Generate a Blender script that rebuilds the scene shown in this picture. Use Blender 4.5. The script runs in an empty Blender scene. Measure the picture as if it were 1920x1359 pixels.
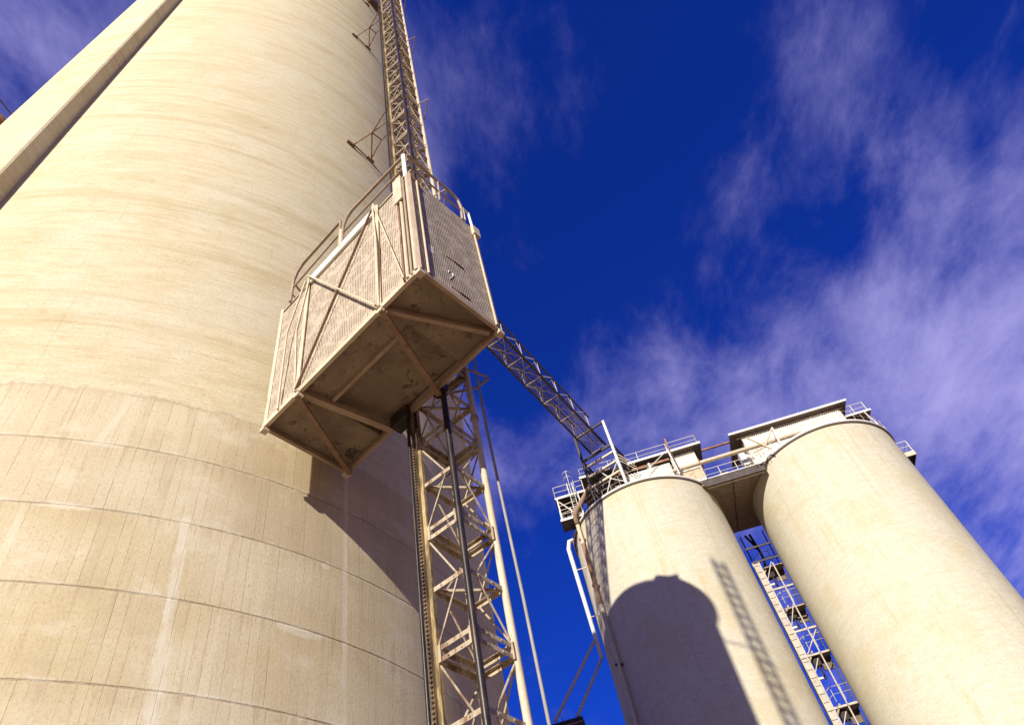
import bpy, math, random
from mathutils import Vector, Matrix
random.seed(7)
V = Vector
PI = math.pi
sc = bpy.context.scene
COL = sc.collection

# ------------------------------------------------------------------ node helper
class NT:
    def __init__(s, name):
        s.m = bpy.data.materials.new(name); s.m.use_nodes = True
        s.t = s.m.node_tree; s.n = s.t.nodes; s.l = s.t.links
        s.b = s.n['Principled BSDF']; s.out = s.n['Material Output']
    def node(s, typ, **k):
        n = s.n.new(typ)
        for a, v in k.items(): setattr(n, a, v)
        return n
    def put(s, sock, v):
        if v is None: return
        if hasattr(v, 'is_output') or isinstance(v, bpy.types.NodeSocket): s.l.new(v, sock)
        else:
            if isinstance(v, (tuple, list)) and sock.type == 'RGBA' and len(v) == 3: v = (*v, 1)
            sock.default_value = v
    def math(s, op, a, b=None, c=None, clamp=False):
        n = s.node('ShaderNodeMath', operation=op); n.use_clamp = clamp
        s.put(n.inputs[0], a); s.put(n.inputs[1], b); s.put(n.inputs[2], c)
        return n.outputs[0]
    def comb(s, x, y, z=0.0):
        n = s.node('ShaderNodeCombineXYZ')
        s.put(n.inputs[0], x); s.put(n.inputs[1], y); s.put(n.inputs[2], z); return n.outputs[0]
    def uv(s):
        n = s.node('ShaderNodeUVMap', uv_map='uv'); q = s.node('ShaderNodeSeparateXYZ'); s.l.new(n.outputs[0], q.inputs[0])
        return q.outputs[0], q.outputs[1]
    def pos(s):
        return s.node('ShaderNodeNewGeometry').outputs['Position']
    def sep(s, v):
        q = s.node('ShaderNodeSeparateXYZ'); s.put(q.inputs[0], v); return q.outputs
    def noise(s, vec, scale=1, detail=4, rough=.55, dist=0):
        n = s.node('ShaderNodeTexNoise'); s.put(n.inputs['Vector'], vec)
        n.inputs['Scale'].default_value = scale; n.inputs['Detail'].default_value = detail
        n.inputs['Roughness'].default_value = rough; n.inputs['Distortion'].default_value = dist
        return n.outputs[0]
    def white(s, vec):
        n = s.node('ShaderNodeTexWhiteNoise', noise_dimensions='3D'); s.put(n.inputs[0], vec); return n.outputs[0]
    def voro(s, vec, scale=1):
        n = s.node('ShaderNodeTexVoronoi'); s.put(n.inputs['Vector'], vec); n.inputs['Scale'].default_value = scale; return n.outputs[0]
    def ramp(s, f, a, b, lo=0.0, hi=1.0):   # smooth map of f from [a,b] to [lo,hi]
        n = s.node('ShaderNodeMapRange', interpolation_type='SMOOTHSTEP'); s.put(n.inputs[0], f)
        s.put(n.inputs[1], a); s.put(n.inputs[2], b); s.put(n.inputs[3], lo); s.put(n.inputs[4], hi); return n.outputs[0]
    def mix(s, f, a, b, mode='MIX'):
        n = s.node('ShaderNodeMix', data_type='RGBA', blend_type=mode)
        s.put(n.inputs[0], f); s.put(n.inputs[6], a); s.put(n.inputs[7], b); return n.outputs[2]
    def bump(s, h, strength=.3, dist=.02, normal=None):
        n = s.node('ShaderNodeBump'); s.put(n.inputs['Height'], h)
        n.inputs['Strength'].default_value = strength; n.inputs['Distance'].default_value = dist
        if normal is not None: s.put(n.inputs['Normal'], normal)
        return n.outputs[0]
    def fin(s, col=None, rough=.8, metal=0.0, normal=None, spec=.3):
        s.put(s.b.inputs['Base Color'], col); s.put(s.b.inputs['Roughness'], rough)
        s.put(s.b.inputs['Metallic'], metal); s.b.inputs['Specular IOR Level'].default_value = spec
        if normal is not None: s.put(s.b.inputs['Normal'], normal)
        return s.m

def paint(name, c1, c2, rust=(.16, .07, .03), rustamt=.25, scale=3, rough=.6, metal=0.0, streak=True):
    t = NT(name); p = t.pos(); x, y, z = t.sep(p)
    a = t.noise(p, scale, 5, .6)
    col = t.mix(t.ramp(a, .35, .68), c1, c2)
    st = t.noise(t.comb(t.math('MULTIPLY', x, 9), t.math('MULTIPLY', y, 9), t.math('MULTIPLY', z, 1.6 if streak else 9)), 1.3, 5, .65)
    r = t.ramp(st, .66 - rustamt * .35, .76 - rustamt * .25)
    col = t.mix(t.math('MULTIPLY', r, .8), col, rust)
    f = t.noise(p, 60, 3, .7)
    col = t.mix(t.ramp(f, .3, .7, 0, .25), col, (c1[0] * .55, c1[1] * .5, c1[2] * .45))
    return t.fin(col, rough, metal, t.bump(f, .25, .004))

# ------------------------------------------------------------------ concrete of the big silo
CX, CY, CR = -8.911, 11.698, 7.3913
LZ, LH, LTOP = 5.881, 1.0292, 9.93
def deg_u(a): return math.radians(a) * CR

def big_concrete():
    t = NT('board_marked_concrete'); u, v = t.uv()
    lift = t.math('FLOOR', t.math('DIVIDE', t.math('SUBTRACT', v, LZ), LH))
    lf = t.math('FRACT', t.math('DIVIDE', t.math('SUBTRACT', v, LZ), LH))
    wob = t.noise(t.comb(t.math('MULTIPLY', u, .8), v), 1.5, 3, .5)
    # ----- lower, board formed part
    nz0 = t.noise(t.comb(t.math('MULTIPLY', u, 2.2), t.math('MULTIPLY', v, 3)), 1.0, 4, .65)
    uo = t.math('ADD', u, t.math('MULTIPLY', t.white(t.comb(lift, 3.3, 1.7)), 3.0))
    uo = t.math('ADD', uo, t.math('MULTIPLY', t.noise(t.comb(t.math('MULTIPLY', uo, 1.6), lift), 1.0, 1, .5), .16))
    bb = t.math('DIVIDE', uo, .118)
    bi = t.math('FLOOR', bb); bf = t.math('FRACT', bb)
    tone = t.white(t.comb(bi, lift, 5.1))
    edge = t.math('ABSOLUTE', t.math('SUBTRACT', bf, .5))
    step = t.math('MULTIPLY', t.math('SUBTRACT', tone, .5), .9)
    strength = t.white(t.comb(t.math('FLOOR', t.math('ADD', bb, .5)), lift, 9.2))
    line = t.ramp(edge, .470, .495)
    line = t.math('MULTIPLY', line, t.ramp(strength, .25, 1.0, .12, 1.0))
    brk = t.noise(t.comb(t.math('MULTIPLY', u, 8), t.math('MULTIPLY', v, 1.3)), 1.2, 4, .6)
    line = t.math('MULTIPLY', line, t.ramp(brk, .38, .56))
    rj = t.math('MINIMUM', lf, t.math('SUBTRACT', 1.0, lf))
    rj = t.math('ADD', rj, t.math('MULTIPLY', t.math('SUBTRACT', t.noise(t.comb(u, v), 6, 4, .7), .5), .022))
    ring = t.ramp(rj, .020, .004)
    ring = t.math('MULTIPLY', ring, t.ramp(t.noise(t.comb(u, lift), 2.2, 3, .6), .3, .55, .35, 1))
    big = t.noise(t.comb(u, t.math('MULTIPLY', v, 1.2)), .55, 4, .55)
    low = t.mix(t.ramp(big, .36, .62), (.655, .545, .33), (.745, .66, .455))
    # two lifts under the slip-formed wall are greyer and pinker, with a ragged edge
    lz = t.white(t.comb(lift, .5, .5))
    azm = t.math('ADD', u, t.math('MULTIPLY', wob, 1.2))
    grey = t.math('MULTIPLY', t.ramp(v, 7.90, 7.96), t.ramp(azm, deg_u(145), deg_u(139)))
    grey = t.math('MULTIPLY', grey, t.ramp(azm, deg_u(127), deg_u(130), .35, 1))
    low = t.mix(t.math('MULTIPLY', grey, .6), low, (.53, .42, .265))
    cream = t.math('MULTIPLY', t.ramp(v, 7.90, 7.96), t.ramp(azm, deg_u(139), deg_u(146)))
    low = t.mix(t.math('MULTIPLY', cream, .6), low, (.70, .62, .44))
    low = t.mix(t.math('MULTIPLY', t.ramp(lz, .2, .9), .15), low, (.55, .43, .29))
    low = t.mix(t.ramp(tone, .0, 1.0, 0, .22), low, (.48, .37, .24))
    low = t.mix(t.ramp(tone, .72, 1.0, 0, .30), low, (.74, .64, .46))
    run = t.noise(t.comb(t.math('MULTIPLY', u, 14), t.math('MULTIPLY', v, .9)), 1, 5, .6)
    low = t.mix(t.ramp(run, .52, .72, 0, .35), low, (.44, .31, .18))
    pits = t.noise(t.comb(u, v), 34, 2, .5)
    low = t.mix(t.ramp(pits, .66, .73, 0, .55), low, (.28, .21, .15))
    gr = t.noise(t.comb(t.math('MULTIPLY', u, 40), t.math('MULTIPLY', v, 22)), 1.0, 4, .75)
    low = t.mix(t.ramp(gr, .48, .70, 0, .40), low, (.36, .27, .17))
    low = t.mix(t.ramp(gr, .45, .28, 0, .32), low, (.80, .735, .58))
    low = t.mix(t.math('MULTIPLY', line, .62), low, (.24, .165, .10))
    low = t.mix(t.math('MULTIPLY', ring, .5), low, (.25, .175, .11))
    # dirt hanging under each lift joint, pale dust on the ledge below it
    bl = t.noise(t.comb(t.math('MULTIPLY', u, 1.1), t.math('MULTIPLY', v, 1.6)), 1.0, 7, .68)
    low = t.mix(t.ramp(bl, .52, .66, 0, .28), low, (.50, .395, .245))
    low = t.mix(t.ramp(bl, .46, .34, 0, .45), low, (.77, .705, .545))
    dj = t.math('MULTIPLY', t.ramp(lf, .72, .99), t.ramp(run, .42, .62))
    low = t.mix(t.math('MULTIPLY', dj, .35), low, (.45, .34, .21))
    pj_ = t.math('MULTIPLY', t.ramp(lf, .07, .02), t.ramp(nz0, .48, .60))
    low = t.mix(t.math('MULTIPLY', pj_, .5), low, (.80, .75, .62))
    # pale lime runs and patches
    nz = t.noise(t.comb(t.math('MULTIPLY', u, 5), t.math('MULTIPLY', v, 4)), 1.2, 5, .7)
    nzc = t.math('SUBTRACT', nz, .5)
    def vrun(az0, z0, az1, z1, w, za, zb, amt):
        sl = (deg_u(az1) - deg_u(az0)) / (z1 - z0)
        c = t.math('ADD', t.math('MULTIPLY', t.math('SUBTRACT', v, z0), sl), deg_u(az0))
        d = t.math('ABSOLUTE', t.math('ADD', t.math('SUBTRACT', u, c), t.math('MULTIPLY', nzc, w * 2.0)))
        m = t.ramp(d, w, w * .45)
        m = t.math('MULTIPLY', m, t.ramp(t.noise(t.comb(t.math('MULTIPLY', u, 9), t.math('MULTIPLY', v, 2)), 1, 5, .7), .32, .6, .25, 1))
        m = t.math('MULTIPLY', m, t.math('MULTIPLY', t.ramp(v, zb + .1, zb - .05), t.ramp(v, za - .1, za + .1)))
        return t.math('MULTIPLY', m, amt)
    def patch(az, z, wu, wv, amt):
        a = t.math('DIVIDE', t.math('SUBTRACT', u, deg_u(az)), wu); b = t.math('DIVIDE', t.math('SUBTRACT', v, z), wv)
        d = t.math('ADD', t.math('POWER', t.math('ABSOLUTE', a), 2.0), t.math('POWER', t.math('ABSOLUTE', b), 2.0))
        d = t.math('ADD', d, t.math('MULTIPLY', nzc, 2.2))
        return t.math('MULTIPLY', t.ramp(d, 1.1, .3), amt)
    W = (.77, .70, .55)
    for m in (vrun(139.9, 8.0, 138.98, 5.65, .085, 2.0, 8.02, .9), vrun(123.8, 9.0, 123.5, 6.0, .045, 1.0, 9.6, .8),
              vrun(147.6, 9.8, 149.3, 8.9, .05, 8.9, 9.9, .5), vrun(152.5, 8, 152.0, 5, .05, 2, 7.9, .3),
              patch(128.4, 6.87, .34, .07, .6), patch(149.6, 7.93, .30, .05, .55), patch(126.1, 7.90, .08, .05, .6),
              patch(139.9, 7.98, .10, .05, .6), patch(148.9, 8.96, .35, .05, .4), patch(116.5, 7.9, .3, .05, .5)):
        low = t.mix(m, low, W)
    # ----- upper, slip-formed part
    s1 = t.noise(t.comb(t.math('MULTIPLY', u, 1.6), t.math('MULTIPLY', v, 6.0)), 1.0, 9, .80)
    s2 = t.noise(t.comb(t.math('MULTIPLY', u, 5), t.math('MULTIPLY', v, 26)), 1.0, 6, .80)
    s5 = t.noise(t.comb(t.math('MULTIPLY', u, 22), t.math('MULTIPLY', v, 48)), 1.0, 4, .75)
    s6 = t.noise(t.comb(t.math('MULTIPLY', u, .10), t.math('MULTIPLY', v, 1.7)), 1.0, 4, .6)
    s3 = t.noise(t.comb(t.math('MULTIPLY', u, .30), t.math('MULTIPLY', v, .9)), 1.0, 6, .65)
    s4 = t.noise(t.comb(t.math('MULTIPLY', u, .5), t.math('MULTIPLY', v, .45)), 1.0, 6, .65)
    s7 = t.noise(t.comb(t.math('MULTIPLY', u, 16), t.math('MULTIPLY', v, 1.2)), 1.0, 5, .7)
    up = t.mix(t.ramp(s1, .33, .67), (.655, .55, .345), (.765, .685, .48))
    up = t.mix(t.ramp(s3, .50, .68, 0, .45), up, (.55, .44, .23))
    up = t.mix(t.ramp(s4, .48, .66, 0, .5), up, (.76, .715, .55))
    up = t.mix(t.ramp(s6, .54, .64, 0, .38), up, (.50, .395, .20))
    up = t.mix(t.ramp(s2, .50, .70, 0, .38), up, (.50, .40, .22))
    up = t.mix(t.ramp(s2, .48, .30, 0, .45), up, (.80, .765, .62))
    up = t.mix(t.ramp(s5, .48, .68, 0, .45), up, (.40, .315, .17))
    up = t.mix(t.ramp(s5, .46, .30, 0, .35), up, (.84, .81, .68))
    up = t.mix(t.ramp(s7, .56, .72, 0, .28), up, (.48, .375, .20))
    pt_ = t.noise(t.comb(u, v), 2.3, 2, .5)
    up = t.mix(t.ramp(pt_, .69, .76, 0, .45), up, (.52, .39, .19))
    hl = t.math('ABSOLUTE', t.math('SUBTRACT', t.math('FRACT', t.math('ADD', t.math('DIVIDE', v, .26), t.math('MULTIPLY', t.noise(t.comb(t.math('MULTIPLY', u, .4), v), 1, 2, .5), .5))), .5))
    hl = t.math('MULTIPLY', t.ramp(hl, .43, .49), t.ramp(t.noise(t.comb(t.math('MULTIPLY', u, 1.3), t.math('MULTIPLY', v, 5)), 1, 5, .7), .45, .60))
    up = t.mix(t.math('MULTIPLY', hl, .42), up, (.46, .36, .19))
    # faint vertical form joints
    vj = t.math('ABSOLUTE', t.math('SUBTRACT', t.math('FRACT', t.math('DIVIDE', u, .655)), .5))
    vj = t.math('MULTIPLY', t.ramp(vj, .488, .499), t.ramp(t.noise(t.comb(t.math('MULTIPLY', u, 3), t.math('MULTIPLY', v, .5)), 1, 3, .6), .5, .7))
    up = t.mix(t.math('MULTIPLY', vj, .7), up, (.36, .27, .15))
    # join
    vv = t.math('ADD', v, t.math('MULTIPLY', t.math('SUBTRACT', wob, .5), .10))
    vv = t.math('ADD', vv, t.math('MULTIPLY', t.math('SUBTRACT', t.noise(t.comb(u, v), 3.5, 6, .75), .5), .34))
    j = t.ramp(vv, LTOP - .05, LTOP + .09)
    col = t.mix(j, low, up)
    jd = t.math('ABSOLUTE', t.math('SUBTRACT', vv, LTOP))
    col = t.mix(t.math('MULTIPLY', t.math('MULTIPLY', t.ramp(jd, .04, .0), t.ramp(big, .42, .58)), .42), col, (.40, .28, .17))
    paleband = t.math('MULTIPLY', t.ramp(vv, LTOP + .45, LTOP + .03), t.ramp(vv, LTOP, LTOP + .03))
    col = t.mix(t.math('MULTIPLY', t.math('MULTIPLY', paleband, t.ramp(nz, .4, .6)), .35), col, (.80, .74, .58))
    h = t.math('SUBTRACT', step, t.math('ADD', t.math('MULTIPLY', line, 1.2), t.math('MULTIPLY', ring, 1.5)))
    h = t.math('MULTIPLY', h, t.math('SUBTRACT', 1.0, j))
    h = t.math('ADD', h, t.math('MULTIPLY', t.math('ADD', t.math('MULTIPLY', s2, .8), t.math('MULTIPLY', s5, .7)), t.math('ADD', j, .12))); h = t.math('ADD', h, t.math('MULTIPLY', pits, .25))
    return t.fin(col, .92, 0, t.bump(h, .45, .014), .15)

def pale_concrete(name, R, seed):
    t = NT(name); u, v = t.uv(); u = t.math('ADD', u, seed)
    s1 = t.noise(t.comb(t.math('MULTIPLY', u, 1.5), t.math('MULTIPLY', v, 3.5)), 1, 9, .80)
    s2 = t.noise(t.comb(t.math('MULTIPLY', u, .35), t.math('MULTIPLY', v, .25)), 1, 7, .66)
    s6 = t.noise(t.comb(t.math('MULTIPLY', u, .15), t.math('MULTIPLY', v, 2.4)), 1, 5, .65)
    s3 = t.noise(t.comb(t.math('MULTIPLY', u, 1.6), t.math('MULTIPLY', v, .12)), 1, 5, .65, .4)
    s4 = t.noise(t.comb(u, v), 7, 6, .8)
    col = t.mix(t.ramp(s1, .35, .65), (.60, .55, .42), (.69, .65, .53))
    col = t.mix(t.ramp(s2, .48, .64, 0, .5), col, (.58, .49, .28))
    col = t.mix(t.ramp(s6, .54, .66, 0, .30), col, (.54, .47, .32))
    col = t.mix(t.ramp(s3, .57, .68, 0, .55), col, (.55, .45, .24))
    s5 = t.noise(t.comb(t.math('MULTIPLY', u, 14), t.math('MULTIPLY', v, 22)), 1, 5, .8)
    col = t.mix(t.ramp(s4, .45, .68, 0, .5), col, (.45, .385, .25))
    col = t.mix(t.ramp(s5, .46, .68, 0, .6), col, (.40, .345, .235))
    col = t.mix(t.ramp(s5, .45, .22, 0, .5), col, (.76, .735, .655))
    tr_ = t.noise(t.comb(t.math('MULTIPLY', u, 4.0), t.math('MULTIPLY', v, .07)), 1, 5, .7)
    top = t.math('MULTIPLY', t.ramp(v, 24, 38), t.ramp(tr_, .50, .66))
    col = t.mix(t.math('MULTIPLY', top, .45), col, (.47, .40, .26))
    # a few thin vertical pour joints and horizontal pour rings
    vj = t.math('ABSOLUTE', t.math('SUBTRACT', t.math('FRACT', t.math('DIVIDE', u, 3.02)), .5))
    vj = t.math('MULTIPLY', t.ramp(vj, .495, .4995), t.ramp(t.noise(t.comb(t.math('MULTIPLY', u, 1), t.math('MULTIPLY', v, .16)), 1, 2, .5), .48, .58))
    col = t.mix(t.math('MULTIPLY', vj, .45), col, (.40, .34, .24))
    vw = t.math('ADD', v, t.math('MULTIPLY', t.noise(t.comb(u, seed), .5, 3, .5), .5))
    hj = t.math('ABSOLUTE', t.math('SUBTRACT', t.math('FRACT', t.math('DIVIDE', vw, 5.3)), .5))
    hj = t.math('MULTIPLY', t.ramp(hj, .485, .499), t.ramp(t.noise(t.comb(t.math('MULTIPLY', u, .4), v), 1, 3, .6), .48, .66))
    col = t.mix(t.math('MULTIPLY', hj, .40), col, (.52, .42, .24))
    # round plugged tie holes
    cu = t.math('SUBTRACT', t.math('FRACT', t.math('DIVIDE', u, 1.9)), .5); cv = t.math('SUBTRACT', t.math('FRACT', t.math('DIVIDE', v, 2.6)), .5)
    rr = t.math('SQRT', t.math('ADD', t.math('POWER', t.math('MULTIPLY', cu, 1.9), 2.0), t.math('POWER', t.math('MULTIPLY', cv, 2.6), 2.0)))
    pick = t.white(t.comb(t.math('FLOOR', t.math('DIVIDE', u, 1.9)), t.math('FLOOR', t.math('DIVIDE', v, 2.6)), 2.0))
    ho = t.math('MULTIPLY', t.math('MULTIPLY', t.ramp(rr, .20, .17), t.ramp(rr, .12, .16)), t.ramp(pick, .70, .72))
    col = t.mix(t.math('MULTIPLY', ho, .35), col, (.33, .28, .22))
    return t.fin(col, .9, 0, t.bump(t.math('ADD', s1, s5), .5, .03), .15)

M = {}
M['big'] = big_concrete()
M['pale1'] = pale_concrete('pale_concrete', 5.77, 0.0)
M['pale2'] = pale_concrete('pale_concrete_warm', 5.77, 41.0)
M['galv'] = paint('weathered_cream_paint', (.60, .50, .355), (.70, .60, .45), rustamt=.10, rough=.6)
M['tan'] = paint('dusty_tan_paint', (.38, .28, .20), (.48, .37, .27), rustamt=.15, rough=.7)
M['brown'] = paint('rusty_brown_primer', (.27, .17, .115), (.36, .245, .17), rustamt=.25, rough=.75)
M['white'] = paint('chalky_white_paint', (.74, .71, .64), (.82, .80, .74), rustamt=.08, rough=.5)
M['rail_dark'] = paint('oily_black_steel', (.022, .018, .016), (.045, .034, .028), rust=(.10, .055, .03), rustamt=.35, rough=.38, metal=.15)
M['rail_tip'] = paint('greasy_ochre_steel', (.42, .31, .13), (.55, .43, .22), rust=(.06, .035, .02), rustamt=.7, rough=.45)
M['grey'] = paint('dusty_grey_steel', (.44, .40, .34), (.56, .51, .43), rustamt=.25, rough=.6)
M['rust'] = paint('rusted_steel', (.30, .15, .09), (.42, .26, .17), rust=(.14, .05, .025), rustamt=.5, rough=.8)
M['dark'] = paint('dark_brown_steel', (.060, .048, .044), (.10, .080, .072), rustamt=.3, rough=.6)
M['soffit'] = paint('brown_roof_sheet', (.15, .115, .092), (.20, .155, .12), rustamt=.2, rough=.7)
M['floorpl'] = None
M['cable'] = paint('grey_rubber_cable', (.30, .28, .25), (.38, .36, .32), rustamt=.0, rough=.6)
M['deck'] = paint('stained_deck_concrete', (.22, .165, .12), (.30, .225, .165), rustamt=.2, rough=.85)

def underside():
    t = NT('stained_floor_plate'); p = t.pos()
    a = t.noise(p, 1.6, 6, .62, .4); b = t.noise(p, 5.5, 6, .75, .6); c = t.noise(p, 22, 3, .6)
    col = t.mix(t.ramp(a, .35, .65), (.22, .165, .12), (.33, .255, .185))
    col = t.mix(t.math('MULTIPLY', t.ramp(b, .55, .62), t.ramp(a, .42, .55, 0, .85)), col, (.06, .048, .045))
    col = t.mix(t.ramp(c, .6, .75, 0, .4), col, (.17, .115, .08))
    return t.fin(col, .8, 0, t.bump(b, .3, .01))
M['floorpl'] = underside()

def perforated():
    t = NT('perforated_sheet'); u, v = t.uv(); p = t.pos()
    cu = t.math('SUBTRACT', t.math('FRACT', t.math('DIVIDE', u, .036)), .5)
    row = t.math('FLOOR', t.math('DIVIDE', u, .036))
    vs = t.math('ADD', t.math('DIVIDE', v, .030), t.math('MULTIPLY', t.math('MODULO', row, 2.0), .5))
    cv = t.math('SUBTRACT', t.math('FRACT', vs), .5)
    hole = t.math('MULTIPLY', t.ramp(t.math('ABSOLUTE', cu), .20, .12), t.ramp(t.math('ABSOLUTE', cv), .44, .34))
    clog = t.noise(t.comb(t.math('MULTIPLY', u, 1.5), t.math('MULTIPLY', v, 1.5)), 3.5, 6, .72, .8)
    d = t.noise(t.comb(u, v), 14, 5, .8)
    hole = t.math('MULTIPLY', hole, t.ramp(t.math('ADD', clog, t.math('MULTIPLY', d, .25)), .70, .60))
    col = t.mix(t.ramp(clog, .35, .65), (.45, .37, .275), (.51, .425, .325))
    col = t.mix(t.math('MULTIPLY', t.ramp(d, .60, .70), t.ramp(clog, .50, .58, 0, .6)), col, (.72, .63, .49))
    col = t.mix(t.math('MULTIPLY', t.ramp(d, .42, .32), t.ramp(clog, .50, .58, 0, .7)), col, (.14, .09, .065))
    col = t.mix(t.ramp(t.math('ABSOLUTE', cu), .34, .46, 0, .35), col, (.62, .52, .40))
    t.fin(col, .75, 0, t.bump(t.math('ABSOLUTE', cu), .5, .01))
    tr = t.node('ShaderNodeBsdfTransparent'); mx = t.node('ShaderNodeMixShader')
    t.l.new(hole, mx.inputs[0]); t.l.new(t.b.outputs[0], mx.inputs[1]); t.l.new(tr.outputs[0], mx.inputs[2])
    t.l.new(mx.outputs[0], t.out.inputs[0]); return t.m
M['perf'] = perforated()

def grating():
    t = NT('open_floor_grating'); u, v = t.uv()
    a = t.math('ABSOLUTE', t.math('SUBTRACT', t.math('FRACT', t.math('DIVIDE', v, .12)), .5))
    b = t.math('ABSOLUTE', t.math('SUBTRACT', t.math('FRACT', t.math('DIVIDE', u, .30)), .5))
    hole = t.math('MULTIPLY', t.ramp(a, .32, .28), t.ramp(b, .47, .45))
    t.fin((.22, .17, .13), .7)
    tr = t.node('ShaderNodeBsdfTransparent'); mx = t.node('ShaderNodeMixShader')
    t.l.new(t.math('MULTIPLY', hole, .95), mx.inputs[0]); t.l.new(t.b.outputs[0], mx.inputs[1]); t.l.new(tr.outputs[0], mx.inputs[2])
    t.l.new(mx.outputs[0], t.out.inputs[0]); return t.m
M['grate'] = grating()

def ground_mat():
    t = NT('dusty_yard'); p = t.pos()
    a = t.noise(p, .08, 6, .6); b = t.noise(p, 1.5, 5, .6)
    col = t.mix(t.ramp(a, .35, .65), (.20, .128, .075), (.25, .165, .10))
    col = t.mix(t.ramp(b, .5, .75, 0, .4), col, (.20, .145, .10))
    return t.fin(col, .95, 0, t.bump(b, .4, .03), .1)
M['ground'] = ground_mat()

# ------------------------------------------------------------------ mesh builder
class MB:
    def __init__(s): s.v = []; s.f = []; s.uvs = {}
    def quad(s, a, b, c, d):
        n = len(s.v); s.v += [V(a), V(b), V(c), V(d)]; s.f.append((n, n + 1, n + 2, n + 3))
    def hexa(s, p):      # 8 points: bottom 4 then top 4
        n = len(s.v); s.v += [V(q) for q in p]
        for f in ((0, 3, 2, 1), (4, 5, 6, 7), (0, 1, 5, 4), (1, 2, 6, 5), (2, 3, 7, 6), (3, 0, 4, 7)):
            s.f.append(tuple(n + i for i in f))
        return s
    def beam(s, a, b, w=.05, h=None, up=(0, 0, 1)):
        a, b = V(a), V(b); h = w if h is None else h
        d = (b - a).normalized(); up = V(up)
        if abs(d.dot(up)) > .97: up = V((1, 0, 0)) if abs(d.x) < .9 else V((0, 1, 0))
        r = d.cross(up).normalized(); q = r.cross(d).normalized()
        r *= w / 2; q *= h / 2
        return s.hexa([a - r - q, a + r - q, a + r + q, a - r + q, b - r - q, b + r - q, b + r + q, b - r + q][0:4] +
                      [b - r - q, b + r - q, b + r + q, b - r + q])
    def angle(s, a, b, w=.06, t=.008, up=(0, 0, 1)):   # L section
        a, b = V(a), V(b); d = (b - a).normalized(); up = V(up)
        if abs(d.dot(up)) > .97: up = V((1, 0, 0))
        r = d.cross(up).normalized(); q = r.cross(d).normalized()
        s.beam(a + q * w / 2, b + q * w / 2, t, w, up); s.beam(a + r * w / 2, b + r * w / 2, w, t, up); return s
    def tube(s, pts, r=.03, n=8, cap=True):
        pts = [V(p) for p in pts]; rings = []
        rs = r if isinstance(r, (list, tuple)) else [r] * len(pts)
        pu = None
        for i, p in enumerate(pts):
            if i == 0: d = pts[1] - p
            elif i == len(pts) - 1: d = p - pts[i - 1]
            else: d = (pts[i + 1] - p).normalized() + (p - pts[i - 1]).normalized()
            d.normalize()
            if pu is None: pu = V((0, 0, 1)) if abs(d.z) < .95 else V((1, 0, 0))
            x = d.cross(pu).normalized(); y = x.cross(d).normalized(); pu = y
            base = len(s.v)
            for k in range(n):
                a = 2 * PI * k / n; s.v.append(p + x * math.cos(a) * rs[i] + y * math.sin(a) * rs[i])
            rings.append(base)
        for i in range(len(rings) - 1):
            for k in range(n):
                k2 = (k + 1) % n
                s.f.append((rings[i] + k, rings[i + 1] + k, rings[i + 1] + k2, rings[i] + k2))
        if cap:
            s.f.append(tuple(rings[0] + k for k in range(n))); s.f.append(tuple(rings[-1] + k for k in reversed(range(n))))
        return s
    def prism(s, pts, lo, hi):   # vertical prism over a plan outline
        n = len(s.v); k = len(pts)
        s.v += [V((p[0], p[1], lo)) for p in pts] + [V((p[0], p[1], hi)) for p in pts]
        s.f.append(tuple(n + i for i in reversed(range(k)))); s.f.append(tuple(n + k + i for i in range(k)))
        for i in range(k):
            j = (i + 1) % k; s.f.append((n + i, n + j, n + k + j, n + k + i))
        return s
    def build(s, name, mat, parent=None, org=None, smooth=False, uvf=None):
        if org is None: org = V(parent['_o']) if parent is not None and '_o' in parent else V((0, 0, 0))
        org = V(org)
        me = bpy.data.meshes.new(name); me.from_pydata([tuple(p - org) for p in s.v], [], s.f)
        import bmesh
        bm = bmesh.new(); bm.from_mesh(me); bmesh.ops.recalc_face_normals(bm, faces=bm.faces); bm.to_mesh(me); bm.free()
        me.materials.append(mat)
        if smooth:
            for p in me.polygons: p.use_smooth = True
            me.set_sharp_from_angle(angle=math.radians(40))
        if uvf:
            l = me.uv_layers.new(name='uv')
            for p in me.polygons:
                for li in p.loop_indices:
                    co = me.vertices[me.loops[li].vertex_index].co + org
                    l.data[li].uv = uvf(co, p)
        o = bpy.data.objects.new(name, me); COL.objects.link(o)
        if parent is not None: o.parent = parent
        else: o.location = org
        return o

def thing(name, label, cat, loc, group=None):
    o = bpy.data.objects.new(name, None); COL.objects.link(o); o.location = loc; o.empty_display_size = .3
    o['label'] = label; o['category'] = cat; o['_o'] = list(loc)
    if group: o['group'] = group
    return o
def tag(o, label, cat, group=None):
    o['label'] = label; o['category'] = cat
    if group: o['group'] = group
    return o

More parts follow.
